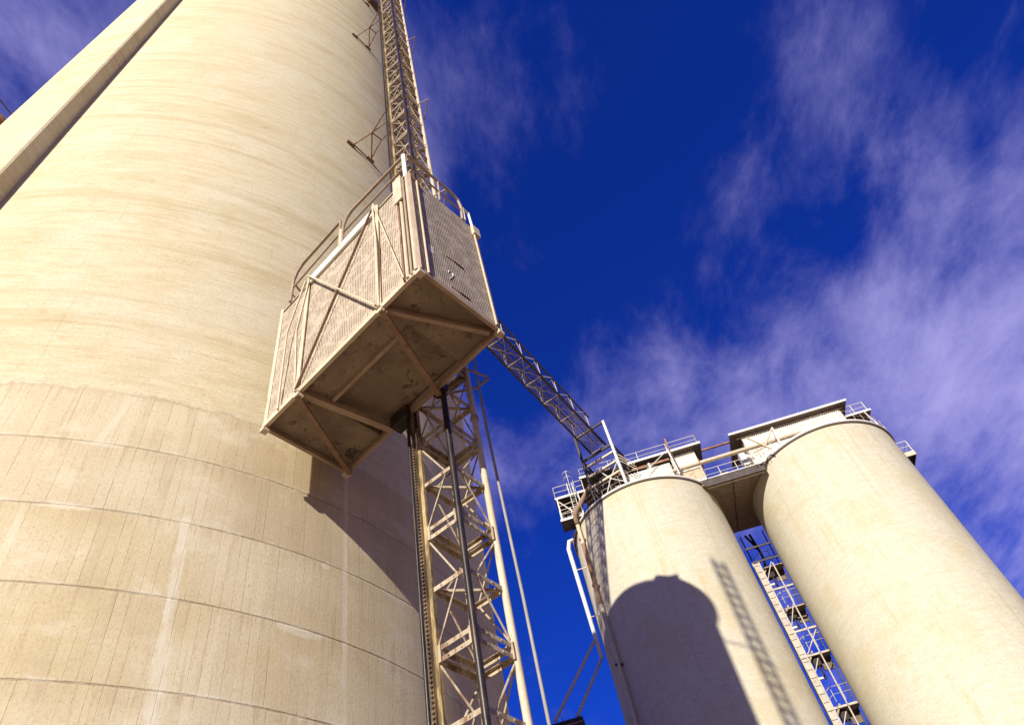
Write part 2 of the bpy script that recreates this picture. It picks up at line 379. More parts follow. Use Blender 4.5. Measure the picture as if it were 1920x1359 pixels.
def cylinder_wall(cx, cy, R, z0, z1, seg=256, zs=None):
    m = MB(); zs = zs or [z0, z1]
    for i in range(seg):
        a0 = 2 * PI * i / seg; a1 = 2 * PI * (i + 1) / seg
        for k in range(len(zs) - 1):
            p = [(cx + R * math.sin(a), cy + R * math.cos(a), z) for a, z in ((a0, zs[k]), (a1, zs[k]), (a1, zs[k + 1]), (a0, zs[k + 1]))]
            m.quad(*p)
    return m
def cyl_uv(cx, cy, R):
    def f(co, p):
        c = sum((V((0, 0, 0)),), V((0, 0, 0)))
        a = math.atan2(co.x - cx, co.y - cy) % (2 * PI)
        return a, co.z
    def g(co, p):
        a = math.atan2(co.x - cx, co.y - cy) % (2 * PI)
        ca = math.atan2(p.center.x, p.center.y) % (2 * PI) if False else None
        return a * R, co.z
    return g
def wall_object(name, cx, cy, R, z0, z1, mat, parent, seg=256):
    """round wall; uv = (arc length, height)"""
    me = bpy.data.meshes.new(name); vs = []; fs = []; o3 = V(parent['_o'])
    for i in range(seg + 1):
        a = 2 * PI * i / seg
        for z in (z0, z1): vs.append((cx + R * math.sin(a) - o3.x, cy + R * math.cos(a) - o3.y, z - o3.z))
    for i in range(seg): fs.append((2 * i, 2 * i + 1, 2 * i + 3, 2 * i + 2))
    me.from_pydata(vs, [], fs); me.materials.append(mat)
    l = me.uv_layers.new(name='uv')
    for p in me.polygons:
        p.use_smooth = True
        for li in p.loop_indices:
            vi = me.loops[li].vertex_index
            l.data[li].uv = (2 * PI * (vi // 2) / seg * R, z0 if vi % 2 == 0 else z1)
    me.flip_normals() if me.polygons[0].normal.dot(V((math.sin(.01), math.cos(.01), 0))) < 0 else None
    o = bpy.data.objects.new(name, me); COL.objects.link(o); o.parent = parent; return o
def ring_band(cx, cy, r0, r1, z0, z1, seg=192):
    m = MB()
    prof = [(r0, z0), (r1, z0), (r1, z1), (r0, z1)]; n = len(prof)
    for i in range(seg):
        a = 2 * PI * i / seg
        for r, z in prof: m.v.append(V((cx + r * math.sin(a), cy + r * math.cos(a), z)))
    for i in range(seg):
        j = (i + 1) % seg
        for k in range(n):
            k2 = (k + 1) % n; m.f.append((i * n + k, j * n + k, j * n + k2, i * n + k2))
    return m
def disc(cx, cy, R, z0, z1, seg=96):
    return MB().prism([(cx + R * math.sin(-2 * PI * i / seg), cy + R * math.cos(-2 * PI * i / seg)) for i in range(seg)], z0, z1)

def railing(name, pts, h, parent, mat, mids=1, r=.028, step=1.4, posts=True, close=False):
    m = MB(); pts = [V(p) for p in pts]
    for j in range(mids + 1):
        zz = h * (mids + 1 - j) / (mids + 1)
        m.tube([p + V((0, 0, zz)) for p in pts], r if j == 0 else r * .8, 6)
    for i in range(len(pts) - 1):
        L = (pts[i + 1] - pts[i]).length; k = max(1, round(L / step))
        for q in range(k + (1 if i == len(pts) - 2 else 0)):
            p = pts[i].lerp(pts[i + 1], q / k); m.tube([p, p + V((0, 0, h))], r * 1.1, 6)
    return m.build(name, mat, parent, smooth=True)

# ------------------------------------------------------------------ ground
gm = MB()
for i in range(-2, 2):
    for j in range(-2, 2): gm.quad((i * 900, j * 900, 0), (i * 900 + 900, j * 900, 0), (i * 900 + 900, j * 900 + 900, 0), (i * 900, j * 900 + 900, 0))
g = gm.build('ground', M['ground']); g['kind'] = 'structure'

# ------------------------------------------------------------------ big silo
HB = 43.72
big = thing('concrete_silo', 'huge tan concrete silo filling the left, with board-marked base and one flat pilaster', 'silo', (CX, CY, 0))
wall_object('wall', CX, CY, CR, 0, HB, M['big'], big, 384)
pm = MB()
PW, PD = 1.27, .31
x0, x1 = CX - .02 - PW / 2 + .09, CX + .09 + PW / 2 - .02
yb = CY - CR + .12; yf = CY - CR - PD - .03
ch = .035
pts = [(x0, yb), (x0, yf + ch), (x0 + ch, yf), (x1 - ch, yf), (x1, yf + ch), (x1, yb)]
pm.prism(pts, 0, HB)
def pil_uv(co, p): return (deg_u(200) + (co.x - co.y) , co.z + 30)
pm.build('pilaster', M['big'], big, uvf=pil_uv)
lm = MB()
for i in range(40):
    a0, a1 = (math.radians(58 + 64 * q / 40) for q in (i, i + 1))
    def rp(a, r_, z): return (CX + r_ * math.sin(a), CY + r_ * math.cos(a), z)
    lm.hexa([rp(a0, CR - .1, HB), rp(a1, CR - .1, HB), rp(a1, CR + .30, HB), rp(a0, CR + .30, HB), rp(a0, CR - .1, HB + .3), rp(a1, CR - .1, HB + .3), rp(a1, CR + .30, HB + .3), rp(a0, CR + .30, HB + .3)])
lm.build('landing_ledge', M['soffit'], big)
disc(CX, CY, CR - .1, HB - .1, HB + .2).build('roof_slab', M['deck'], big)
hc = V((CX, CY, 0)) + V((.958, -.287, 0)) * 5.75 + V((.287, .958, 0)) * 3.6
ha, hb_ = V((.958, -.287, 0)) * .62, V((.287, .958, 0)) * .7
hm = MB(); hm.prism([(q.x, q.y) for q in (hc - ha - hb_, hc + ha - hb_, hc + ha + hb_, hc - ha + hb_)], HB + .2, HB + .70); hm.build('roof_hatch_box', M['deck'], big)

# ------------------------------------------------------------------ hoist mast
Lc, Mc, Rc = V((-1.426, 6.556, 0)), V((-.995, 6.328, 0)), V((-.695, 6.850, 0)); Kc = Lc + Rc - Mc
SZ = 1.508; Z0 = 5.771 - 3 * SZ
mast = thing('hoist_mast', 'tall square lattice hoist mast beside the big silo, with black greasy rails and cream bars', 'hoist mast', (-1.06, 6.70, 0))
MTOP = 49.3
u_ = (Lc - Mc).normalized(); v_ = (Rc - Mc).normalized()
mast.select_set(False)
def zz(p, z): return V((p.x, p.y, z))
MB().tube([zz(Mc, 0), zz(Mc, MTOP)], .040, 14).build('corner_post', M['rail_dark'], mast, smooth=True)
MB().tube([zz(Rc, 0), zz(Rc, MTOP)], .043, 14).build('corner_post', M['galv'], mast, smooth=True)
MB().tube([zz(Kc, 0), zz(Kc, MTOP)], .038, 12).build('corner_post', M['galv'], mast, smooth=True)
MB().beam(zz(Lc, 0), zz(Lc, MTOP), .045, .05, u_).build('corner_post', M['rail_tip'], mast)
Pc = V((-1.545, 6.503, 0))
MB().tube([zz(Pc, 0), zz(Pc, MTOP)], .022, 10).build('guide_rail', M['rail_dark'], mast, smooth=True)
Q = Mc + (Kc - Mc).normalized() * .062
MB().beam(zz(Q, 0), zz(Q, MTOP), .03, .05, u_).build('guide_rail', M['rust'], mast)

def section_mesh(z):
    m = MB()
    faces = [(Lc, Mc, v_ * -1), (Mc, Rc, u_ * -1), (Rc, Kc, v_), (Kc, Lc, u_)]
    for a, b, n in faces:
        d = (b - a).normalized()
        a2 = a + d * .03; b2 = b - d * .03
        for dz, hh in ((.062, .052), (-.062, .052), (SZ / 2, .055)):
            m.beam(zz(a2, z + dz), zz(b2, z + dz), .010, hh)
            m.beam(zz(a2 - n * .022, z + dz + hh / 2), zz(b2 - n * .022, z + dz + hh / 2), .045, .006)
            for q in (.3, .65):      # bolt heads
                c = a.lerp(b, q) + n * .006; m.beam(zz(c, z + dz), zz(c + n * .008, z + dz), .016, .016)
    for k, (a, b, n) in enumerate(faces):
        aa = a + n * -.012; bb = b + n * -.012
        if k == 1: aa, bb = bb, aa
        m.tube([zz(aa.lerp(bb, .04), z + .11), zz(aa.lerp(bb, .72), z + SZ / 2 - .03)], .012, 6)
        m.tube([zz(aa.lerp(bb, .04), z + SZ - .11), zz(aa.lerp(bb, .72), z + SZ / 2 + .03)], .012, 6)
    c = (Lc + Rc) / 2
    m.beam(zz(Lc.lerp(Rc, .1), z + SZ / 2), zz(Lc.lerp(Rc, .9), z + SZ / 2), .03, .03)
    m.beam(zz(Mc.lerp(Kc, .1), z), zz(Mc.lerp(Kc, .9), z), .03, .03)
    for p_ in (Lc, Mc, Rc, Kc):
        q_ = p_.lerp(c, .07); m.beam(zz(q_, z - .095), zz(q_, z + .095), .085, .085, u_)
    return m
def rack_mesh(z):
    m = MB(); R0 = Lc.lerp(Pc, .50)
    m.beam(zz(R0, z), zz(R0, z + SZ - .004), .035, .03, u_)
    n = -v_; k = 30
    for i in range(k):
        zc = z + (i + .5) * SZ / k
        e = R0 + n * .026 + u_ * -.004
        m.beam(zz(e, zc - .008), zz(e, zc + .008), .036, .022, u_)
    return m
M['bar'] = paint('dusty_cream_bars', (.42, .34, .235), (.58, .49, .36), rustamt=.5, rough=.65)
prot = section_mesh(Z0).build('mast_section', M['bar'], mast)
M['rack'] = paint('greasy_rusted_rack', (.24, .16, .09), (.36, .26, .14), rust=(.06, .035, .02), rustamt=.6, rough=.5)
prr = rack_mesh(Z0).build('toothed_rack', M['rack'], prot, org=V(mast['_o']))
secs = [prot]
for i in range(1, 32):
    if Z0 + (i + 1) * SZ > MTOP + .3: break
    c = prot.copy(); COL.objects.link(c); c.parent = mast; c.location = (0, 0, i * SZ)
    r = prr.copy(); COL.objects.link(r); r.parent = c
# wall ties
def tie(z, parent):
    m = MB()
    f1, f2, A, J, K = V((-2.84, 7.44, z)), V((-2.47, 8.02, z)), V((-2.77, 7.48, z)), V((-2.17, 7.285, z)), V((-1.98, 7.55, z))
    m1, m2 = V((-1.43, 6.62, z)), V((-1.13, 7.08, z))
    for a, b in ((A, J), (J, m1), (f2 + V((.04, -.02, 0)), K), (K, m2), (A, f2), (J, f2 + V((.05, -.02, 0))), (J, K), (J, m2.lerp(m1, .35))):
        m.tube([a, b], .019, 6)
    o = m.build('wall_tie', M['rust'], parent, smooth=True)
    for f in (f1, f2):
        n = V((f.x - CX, f.y - CY, 0)).normalized(); t = V((-n.y, n.x, 0))
        b = V((CX, CY, 0)) + n * (CR + .04); b.z = z
        MB().beam(b - t * .13, b + t * .13, .07, .08).build('foot_plate', M['brown'], o, org=V(parent['_o']))
for z in (2.2, 11.4, 22.59, 34.53, 42.6): tie(z, mast)
# cable guide arms
for z in (10.36, 16.3, 22.17, 28.77, 35.3, 41.8):
    m = MB(); a = Rc.lerp(Mc, .12); tip = V((-.405, 7.06 if z < 15 else 6.66, 0)); bq = Rc + (Kc - Rc) * .25 + v_ * .2
    m.beam(zz(Rc + u_ * -.01 - v_ * .12, z + .05), zz(tip, z + .05), .022, .03)
    m.beam(zz(Rc + v_ * .28 + u_ * .08, z - .05), zz(tip, z + .02), .022, .05)
    m.beam(zz(Rc + v_ * .28 + u_ * .08, z - .05), zz(Kc, z - .05), .022, .03)
    m.build('cable_guide', M['tan'], mast)
# rope clamp on the rear-right post
m = MB()
for k in range(6): m.tube([zz(Rc + V((math.cos(a) * .052, math.sin(a) * .052, 0)), 9.30 + k * .012 + a * .003) for a in [q * PI / 4 for q in range(9)]], .008, 5)
m.build('rope_lashing', M['cable'], mast, smooth=True)

cbm = MB()
cp = [(-.545, 7.05, 12.4), (-.562, 7.02, 10.6), (-.565, 7.0, 9.2), (-.545, 7.0, 7.8), (-.525, 7.0, 6.5), (-.518, 7.0, 5.0), (-.52, 7.0, 3.0), (-.53, 7.0, 0.0)]
cbm.tube(cp, .019, 10)
cb = cbm.build('power_cable', M['cable'], smooth=True); tag(cb, 'long grey cable hanging straight down just right of the lattice mast', 'cable')

# ------------------------------------------------------------------ hoist cage
D0 = V((-.7844, 4.4413, 0)); ex = V((-2.6, 1.695, 0)).normalized(); ey = V((.72, 1.135, 0)).normalized()
CW, CD, CH, CZ = 3.10, 1.35, 2.82, 9.43
def cl(X, Y, Z): p = D0 + ex * X + ey * Y; return V((p.x, p.y, CZ + Z))
cage = thing('hoist_cage', 'long tan mesh-sided goods lift cage halfway up the mast, roof handrails and rusty underside', 'lift cage', cl(CW / 2, CD / 2, 0))
def cbox(m, X0, X1, Y0, Y1, Z0_, Z1_):
    m.hexa([cl(X0, Y0, Z0_), cl(X1, Y0, Z0_), cl(X1, Y1, Z0_), cl(X0, Y1, Z0_), cl(X0, Y0, Z1_), cl(X1, Y0, Z1_), cl(X1, Y1, Z1_), cl(X0, Y1, Z1_)]); return m
# floor plates: end bays low, middle bay recessed behind the stringer
m = MB(); cbox(m, .03, .70, .03, CD - .03, .05, .075); cbox(m, 2.34, CW - .03, .03, CD - .03, .05, .075); cbox(m, .70, 2.34, .03, .43, .05, .075)
m.build('floor_plate', M['floorpl'], cage)
m = MB(); cbox(m, .70, 2.34, .43, CD - .03, .14, .165); cbox(m, 2.325, 2.345, .43, CD - .03, .05, .165); cbox(m, .695, .715, .43, CD - .03, .05, .165); cbox(m, .70, 2.34, .42, .435, .05, .165); m.build('recessed_floor_plate', M['floorpl'], cage)
# perimeter frame
for X0_, X1_, Y0_, Y1_, mt in ((-.03, .71, -.03, .02, 'galv'), (.71, 2.36, -.03, .02, 'galv'), (2.36, CW + .03, -.03, .02, 'galv'),
                           (-.03, .02, .02, CD, 'tan'), (CW - .02, CW + .03, .02, CD, 'tan'), (.02, CW - .02, CD - .02, CD + .03, 'tan')):
    m = MB(); cbox(m, X0_, X1_, Y0_, Y1_, -.035, .06); m.build('floor_edge', M[mt], cage)
def cbeam(name, a, b, w, h, mat):
    return MB().beam(cl(*a), cl(*b), w, h).build(name, M[mat], cage)
cbeam('floor_beam', (2.35, .02, .0), (2.10, CD, .0), .09, .10, 'tan')
cbeam('floor_beam', (.70, .02, .0), (.10, CD - .08, .0), .06, .08, 'tan')
cbeam('floor_beam', (.90, .43, .06), (2.22, .43, .06), .05, .12, 'tan')
cbeam('diagonal_strut', (.68, -.02, -.08), (1.21, CD + .05, -.08), .075, .06, 'brown')
cbeam('diagonal_strut', (2.36, -.02, -.08), (3.05, CD + .02, -.08), .065, .055, 'brown')
for c in ((CW, 0), (0, 0), (CW, CD), (0, CD), (.70, 0), (2.36, 0)):
    m = MB(); m.beam(cl(c[0], c[1], -.10), cl(c[0], c[1], -.035), .09, .09, ex); m.build('bumper_block', M['galv'], cage)
# mesh panels
def panel(name, a, b, za, zb, off, mat, thick=.012):
    """panel between plan points a and b (cage coords)"""
    A, B = V((a[0], a[1], 0)), V((b[0], b[1], 0)); d = (B - A).normalized(); n = V((-d.y, d.x, 0))
    m = MB(); q = [A + n * off, B + n * off, B + n * (off + thick), A + n * (off + thick)]
    m.hexa([cl(p.x, p.y, za) for p in q] + [cl(p.x, p.y, zb) for p in q])
    W0 = cl(a[0], a[1], 0); dd = (cl(b[0], b[1], 0) - W0).normalized()
    return m.build(name, M[mat], cage, uvf=lambda co, p: ((co - W0).dot(dd), co.z))
panel('mesh_panel', (0.02, .0), (.70, .0), .06, CH - .1, 0, 'perf')
panel('mesh_panel', (.70, .0), (2.36, .0), .06, CH - .17, 0, 'perf')
panel('mesh_panel', (2.36, .0), (CW - .02, .0), .06, CH - .1, 0, 'perf')
panel('mesh_panel', (.0, .02), (.0, CD - .02), .06, CH - .03, 0, 'perf')
panel('mesh_panel', (CW, .02), (CW, CD - .02), .06, CH - .03, 0, 'perf')
panel('mesh_panel', (.02, CD), (CW - .02, CD), .06, CH - .03, 0, 'perf')
for a, b in (((.06, .05), (CW - .06, .05)), ((.06, .07), (.06, CD - .06)), ((CW - .06, .07), (CW - .06, CD - .06))):
    panel('dark_backing', a, b, .08, CH - .06, 0, 'soffit')  # dark sheets added behind the mesh so its holes read as shaded interior
m = MB(); cbox(m, 0, CW, 0, CD, CH - .03, CH + .02); m.build('roof', M['tan'], cage)
m = MB(); cbox(m, .80, 2.32, -.045, -.005, CH - .16, CH + .05); m.build('roof_fascia', M['white'], cage)
# posts
for X, Y, w, mt in ((CW, 0, .045, 'galv'), (0, CD, .045, 'galv'), (CW, CD, .05, 'tan'), (.70, -.03, .045, 'galv'), (2.36, -.03, .045, 'galv')):
    cbeam('corner_post', (X, Y, 0), (X, Y, CH + .02), w, w, mt)
cbeam('corner_post', (.0, .0, 0), (.0, .0, CH), .07, .07, 'tan')
for X, w, mt in ((.02, .05, 'galv'), (.10, .035, 'tan'), (.17, .05, 'galv'), (.235, .022, 'rust')):
    MB().tube([cl(X, -.035, 0), cl(X, -.035, CH - .05)], w / 2, 8).build('door_guide_tube', M[mt], cage, smooth=True)
MB().tube([cl(-.035, .12, 0.02), cl(-.035, .12, CH - .1)], .016, 8).build('door_guide_tube', M['galv'], cage, smooth=True)
MB().tube([cl(-.04, CD - .07, 0.02), cl(-.04, CD - .07, CH - .1)], .016, 8).build('door_guide_tube', M['galv'], cage, smooth=True)
# outside bracing of the long face
def brace(pts, w=.035, mt='galv'):
    m = MB()
    for a, b in zip(pts[:-1], pts[1:]): m.beam(cl(*a), cl(*b), w, w * .6)
    return m.build('side_brace', M[mt], cage)
brace([(.75, -.055, CH + .06), (2.36, -.055, .02)], .036, 'brown')
brace([(2.32, -.075, CH + .02), (.72, -.075, .02)], .040)
brace([(.77, -.05, CH + .08), (.66, -.10, 1.5), (.70, -.05, .0)], .045)
brace([(.74, -.07, CH + .08), (.21, -.07, .0)], .036)
brace([(2.32, -.05, CH + .03), (2.44, -.10, 1.4), (2.38, -.05, .0)], .034)
brace([(2.42, -.06, CH + .0), (2.66, -.12, 1.6), (2.76, -.05, .0)], .030)
# roof handrails
def hrail(pts, r=.026, mt='tan', name='roof_handrail'): return MB().tube([cl(*p) for p in pts], r, 8).build(name, M[mt], cage, smooth=True)
hrail([(.06, -.02, CH + .78), (1.32, -.02, CH + .88), (1.46, -.02, CH + .80), (1.54, -.02, CH + .62), (1.55, -.02, CH)], .026)
hrail([(.06, -.02, CH + .36), (1.52, -.02, CH + .42)], .017)
hrail([(1.62, -.02, CH), (1.62, -.02, CH + .93), (2.62, -.02, CH + .90), (2.78, -.02, CH + .82), (2.86, -.02, CH + .66), (2.88, -.02, CH)], .026)
hrail([(1.62, -.02, CH + .50), (2.86, -.02, CH + .40)], .017)
hrail([(2.88, -.02, CH + .62), (3.0, .3, CH + .62), (3.04, .9, CH + .62), (3.04, 1.2, CH)], .020)
hrail([(2.88, -.02, CH + .25), (3.04, .5, CH + .25)], .015)
hrail([(-.01, .0, CH + .76), (-.01, .95, CH + .78), (-.01, 1.10, CH + .70), (-.01, 1.14, CH + .50), (-.01, 1.10, CH)], .024)
hrail([(-.01, .0, CH + .34), (-.01, 1.10, CH + .36)], .016)
hrail([(-.01, 1.16, CH + .05), (-.01, 1.17, CH + .50), (-.01, 1.30, CH + .50), (-.01, 1.32, CH + .02)], .022, 'white')
hrail([(-.01, .62, CH), (-.01, .66, CH + .78)], .018)
cbeam('handrail_post', (.05, -.01, CH - .05), (.05, -.01, CH + .80), .085, .06, 'white')
cbeam('handrail_post', (1.58, -.02, CH - .05), (1.58, -.02, CH + .55), .060, .05, 'galv')
m = MB(); cbox(m, .10, .27, -.085, -.06, 2.10, 2.86); m.build('hanging_plate', M['galv'], cage)
m = MB(); cbox(m, -.075, -.02, CD - .10, CD + .04, CH - .32, CH - .06); m.build('lock_box', M['galv'], cage)
# slits, faint marks on the short face
for (ya, yb_, z) in ((.53, .86, .985), (.53, .86, .20)):
    m = MB(); cbox(m, -.018, -.006, ya, yb_, z - .012, z + .012); m.build('panel_slot', M['rust'], cage)
    m = MB(); cbox(m, -.024, -.019, ya + .15, yb_, z - .009, z + .009); m.build('panel_slot', M['rail_dark'], cage)
m = MB(); cbox(m, -.016, -.004, .20, .29, .72, .90); m.build('pale_tag', M['white'], cage)
# worn figure 2 on the short face
pts2 = [(.52, .52), (.535, .585), (.57, .605), (.60, .585), (.605, .54), (.575, .46), (.52, .36)]
m = MB(); m.tube([cl(-.014, y, z) for y, z in pts2], .007, 5); m.build('painted_mark', M['white'], cage)
m = MB()      # chain and shackles at the front top corner
for k in range(7): m.tube([cl(-.03 - .004 * (k % 2), .03 + k * .028, CH + .03 - k * .035), cl(-.03, .03 + k * .028 + .025, CH + .03 - k * .035 - .03)], .014, 6)
m.build('chain', M['rust'], cage, smooth=True)
# drive carriage gripping the mast: rollers and dark guard behind the cage
m = MB()
for X in (1.16, 1.72):
    for z in (.15, 1.4, 2.6):
        cbox(m, X - .05, X + .05, CD + .02, CD + .10, z - .10, z + .10)
m.build('guide_roller', M['rail_dark'], cage)
m = MB(); cbox(m, 1.70, 2.0, CD - .12, CD + .06, -.16, .05); cbox(m, 1.66, 1.82, CD + .04, CD + .10, -.34, .05); m.build('brush_guard', M['rail_dark'], cage)
m = MB(); cbox(m, 1.10, 1.30, CD + .03, CD + .12, -.05, .12); m.build('safety_gear', M['rail_dark'], cage)

# ------------------------------------------------------------------ silo pair in the distance
C1 = V((6.969, 48.092, 0)); GG = V((14.03, -.74, 0)).normalized(); NN = V((GG.y, -GG.x, 0)); HS = 38.06; SR = 5.7725
def lg(g_, n_, z): p = C1 + GG * g_ + NN * n_; return V((p.x, p.y, HS + z))
def lbox(m, g0, g1, n0, n1, z0, z1):
    m.hexa([lg(g0, n0, z0), lg(g1, n0, z0), lg(g1, n1, z0), lg(g0, n1, z0), lg(g0, n0, z1), lg(g1, n0, z1), lg(g1, n1, z1), lg(g0, n1, z1)]); return m
C2 = C1 + GG * 14.05
GRP = 'paired pale concrete silos'
for c, mt, lab in ((C1, 'pale1', 'pale concrete silo on the left of the distant pair, with a round-topped shadow on it'),
                   (C2, 'pale2', 'bright pale concrete silo at the right edge, right one of the distant pair')):
    s = thing('concrete_silo', lab, 'silo', (c.x, c.y, 0), GRP)
    wall_object('wall', c.x, c.y, SR, 0, HS + .02, M[mt], s, 256)
    ring_band(c.x, c.y, SR - .3, SR + .09, HS, HS + .10, 192).build('rim_shade_band', M['soffit'], s, smooth=True)  # dark ring paints the shadow line beneath the rim lip
    ring_band(c.x, c.y, SR - .3, SR + .13, HS + .10, HS + .25, 192).build('rim', M['white'], s, smooth=True)
    disc(c.x, c.y, SR - .2, HS + .05, HS + .20).build('roof_slab', M['deck'], s)
    # rim railing (front half seen)
    pts = []
    for k in range(49):
        a = 2 * PI * k / 48; pts.append(V((c.x + (SR + .1) * math.sin(a), c.y + (SR + .1) * math.cos(a), HS + .2)))
    railing('rim_railing', pts[::3] , 1.0, s, M['galv'], 1, .014, 3) if 0 else railing('rim_railing', pts, 1.0, s, M['galv'], 1, .013, 1.5)

# linking deck
deck = thing('linking_deck', 'dark deck bridging the gap between the two distant silo tops, with a pale front edge', 'walkway', lg(7, 0, 0))
m = MB(); lbox(m, 4.75, 9.35, 3.85, 3.97, -.67, -.04); m.build('front_girder', M['dark'], deck)
m = MB(); lbox(m, 4.55, 9.55, 3.82, 4.02, -.035, .03); m.build('edge_strip', M['white'], deck)
m = MB(); lbox(m, 4.9, 9.2, 3.75, 3.83, -.74, -.68); m.build('girder_flange', M['galv'], deck)
m = MB(); lbox(m, 4.6, 6.86, -2.95, 3.74, -.30, -.08); m.build('deck_panel', M['deck'], deck)
m = MB(); lbox(m, 6.95, 9.5, -2.95, 3.74, -.30, -.08); m.build('deck_panel', M['deck'], deck)
m = MB(); lbox(m, 6.87, 6.94, -2.95, 3.74, -.25, -.09); m.build('seam_beam', M['dark'], deck)
railing('deck_railing', [lg(5.0, 3.7, .03), lg(8.9, 3.7, .03)], 1.1, deck, M['white'], 1, .022, 1.3)
m = MB(); # basket railing at the right end of the deck
m.tube([lg(8.75, 4.5, -.05), lg(8.75, 4.5, .9), lg(9.45, 4.5, .95), lg(9.65, 4.5, .7), lg(9.6, 4.5, .0)], .025, 6)
m.tube([lg(9.7, 4.9, .1), lg(9.9, 4.9, .9), lg(10.8, 4.9, 1.5), lg(10.95, 4.9, .9)], .025, 6)
m.tube([lg(9.3, 4.5, 0), lg(9.3, 4.5, .93)], .02, 6); m.tube([lg(8.75, 4.5, .45), lg(9.62, 4.5, .4)], .02, 6)
m.tube([lg(10.2, 4.9, .2), lg(10.3, 4.9, 1.15)], .02, 6); m.tube([lg(9.75, 4.9, .5), lg(10.9, 4.9, 1.0)], .02, 6)
m.build('corner_railing', M['galv'], deck, smooth=True)

hood = MB()
b = [lg(5.9, 3.3, .05), lg(7.65, 3.3, .05), lg(7.65, 2.0, .05), lg(5.9, 2.0, .05)]
t_ = [lg(6.45, 2.85, 1.25), lg(6.75, 2.85, 1.25), lg(6.75, 2.5, 1.25), lg(6.45, 2.5, 1.25)]
hood.hexa(b + t_); h = hood.build('vent_hood', M['white'], org=b[0]); tag(h, 'white sloping hood standing on the deck between the two silo tops', 'hood')
mc = thing('dust_filter', 'small white machine cabinet with legs at the right end of the silo deck', 'machine', lg(8.7, 3, 0))
m = MB(); lbox(m, 8.30, 8.75, 2.6, 3.2, .9, 2.3); m.build('cabinet', M['white'], mc)
for g0 in (8.34, 8.70):
    for n0 in (2.65, 3.15): MB().beam(lg(g0, n0, .03), lg(g0, n0, .9), .05).build('leg', M['galv'], mc)
m = MB(); m.tube([lg(8.8, 3.0, 1.9), lg(9.1, 3.1, 1.5), lg(9.2, 3.2, .6), lg(9.2, 3.2, .05)], .13, 10); m.build('duct', M['white'], mc, smooth=True)

def corrugated(name, g0, g1, n_, z0, z1, mat, parent, pitch=.125, amp=.035):
    m = MB(); k = int((g1 - g0) / pitch * 4); prev = None
    for i in range(k + 1):
        g_ = g0 + (g1 - g0) * i / k; a = amp * (0, 1, 0, -1)[i % 4]
        cur = (g_, n_ + a)
        if prev: m.quad(lg(prev[0], prev[1], z0), lg(cur[0], cur[1], z0), lg(cur[0], cur[1], z1), lg(prev[0], prev[1], z1))
        prev = cur
    return m.build(name, M[mat], parent)
HG = 'corrugated rooftop houses on the silo pair'
h1 = thing('rooftop_house', 'low corrugated conveyor house with roof railing, above the left distant silo', 'roof house', lg(1, 0, .4), HG)
m = MB(); lbox(m, -3.9, 6.05, -1.9, 3.0, 4.47, 4.62); m.build('roof', M['soffit'], h1)
m = MB(); lbox(m, -3.95, 6.10, 3.0, 3.06, 4.45, 4.66); m.build('roof_edge', M['white'], h1)
m = MB(); lbox(m, -3.95, -3.9, -1.9, 3.0, 4.45, 4.66); lbox(m, 6.05, 6.10, -1.9, 3.0, 4.45, 4.66); m.build('roof_edge', M['dark'], h1)
corrugated('corrugated_wall', 3.45, 5.45, 2.5, .4, 4.46, 'white', h1, .16, .045)
m = MB(); lbox(m, -3.0, 5.38, -1.2, 2.12, .4, 4.46); m.build('inner_wall', M['dark'], h1)  # solid dark block, the shade of the open bay put into its colour
corrugated('corrugated_parapet', -.35, 2.9, 4.7, .4, 1.95, 'white', h1)
corrugated('corrugated_parapet', 3.0, 5.1, 3.8, .4, 1.45, 'galv', h1)
m = MB(); lbox(m, -1.8, 3.3, 2.86, 2.98, 3.75, 3.95); m.build('eave_beam', M['rust'], h1)
for g0 in (-.2, 1.6): m = MB(); m.beam(lg(g0, 3.4, .4), lg(g0, 3.4, 3.6), .16, .16, GG); m.build('column', M['white'], h1)
MB().tube([lg(3.9, 2.5, 4.3), lg(5.2, 2.5, 4.3)], .07, 8).build('strip_lamp', M['white'], h1, smooth=True)
railing('roof_railing', [lg(-3.8, 2.9, 4.62), lg(5.9, 2.9, 4.62)], .95, h1, M['white'], 1, .026, 2.4)
railing('roof_railing', [lg(-3.8, 2.9, 4.62), lg(-3.8, -1.7, 4.62)], .95, h1, M['white'], 1, .026, 2.4)
railing('roof_railing', [lg(5.9, 2.9, 4.62), lg(5.9, -1.7, 4.62)], .95, h1, M['white'], 1, .026, 2.4)

h2 = thing('rooftop_house', 'long white corrugated house with dark flat overhanging roof, above the right distant silo', 'roof house', lg(13, 0, .4), HG)
m = MB(); lbox(m, 8.45, 18.0, -1.0, 3.0, 4.35, 4.48); m.build('roof', M['soffit'], h2)
m = MB(); lbox(m, 8.40, 18.05, 3.0, 3.06, 4.32, 4.52); m.build('roof_edge', M['white'], h2)
corrugated('corrugated_wall', 9.3, 17.3, 2.50, .4, 4.34, 'white', h2, .16, .045)
m = MB(); lbox(m, 9.35, 17.3, -.4, 2.09, .4, 4.34); m.build('inner_wall', M['galv'], h2)
for a, b_ in ((8.95, 10.2), (16.4, 17.6)): MB().tube([lg(a, 2.5, 4.2), lg(b_, 2.5, 4.2)], .07, 8).build('strip_lamp', M['galv'], h2, smooth=True)

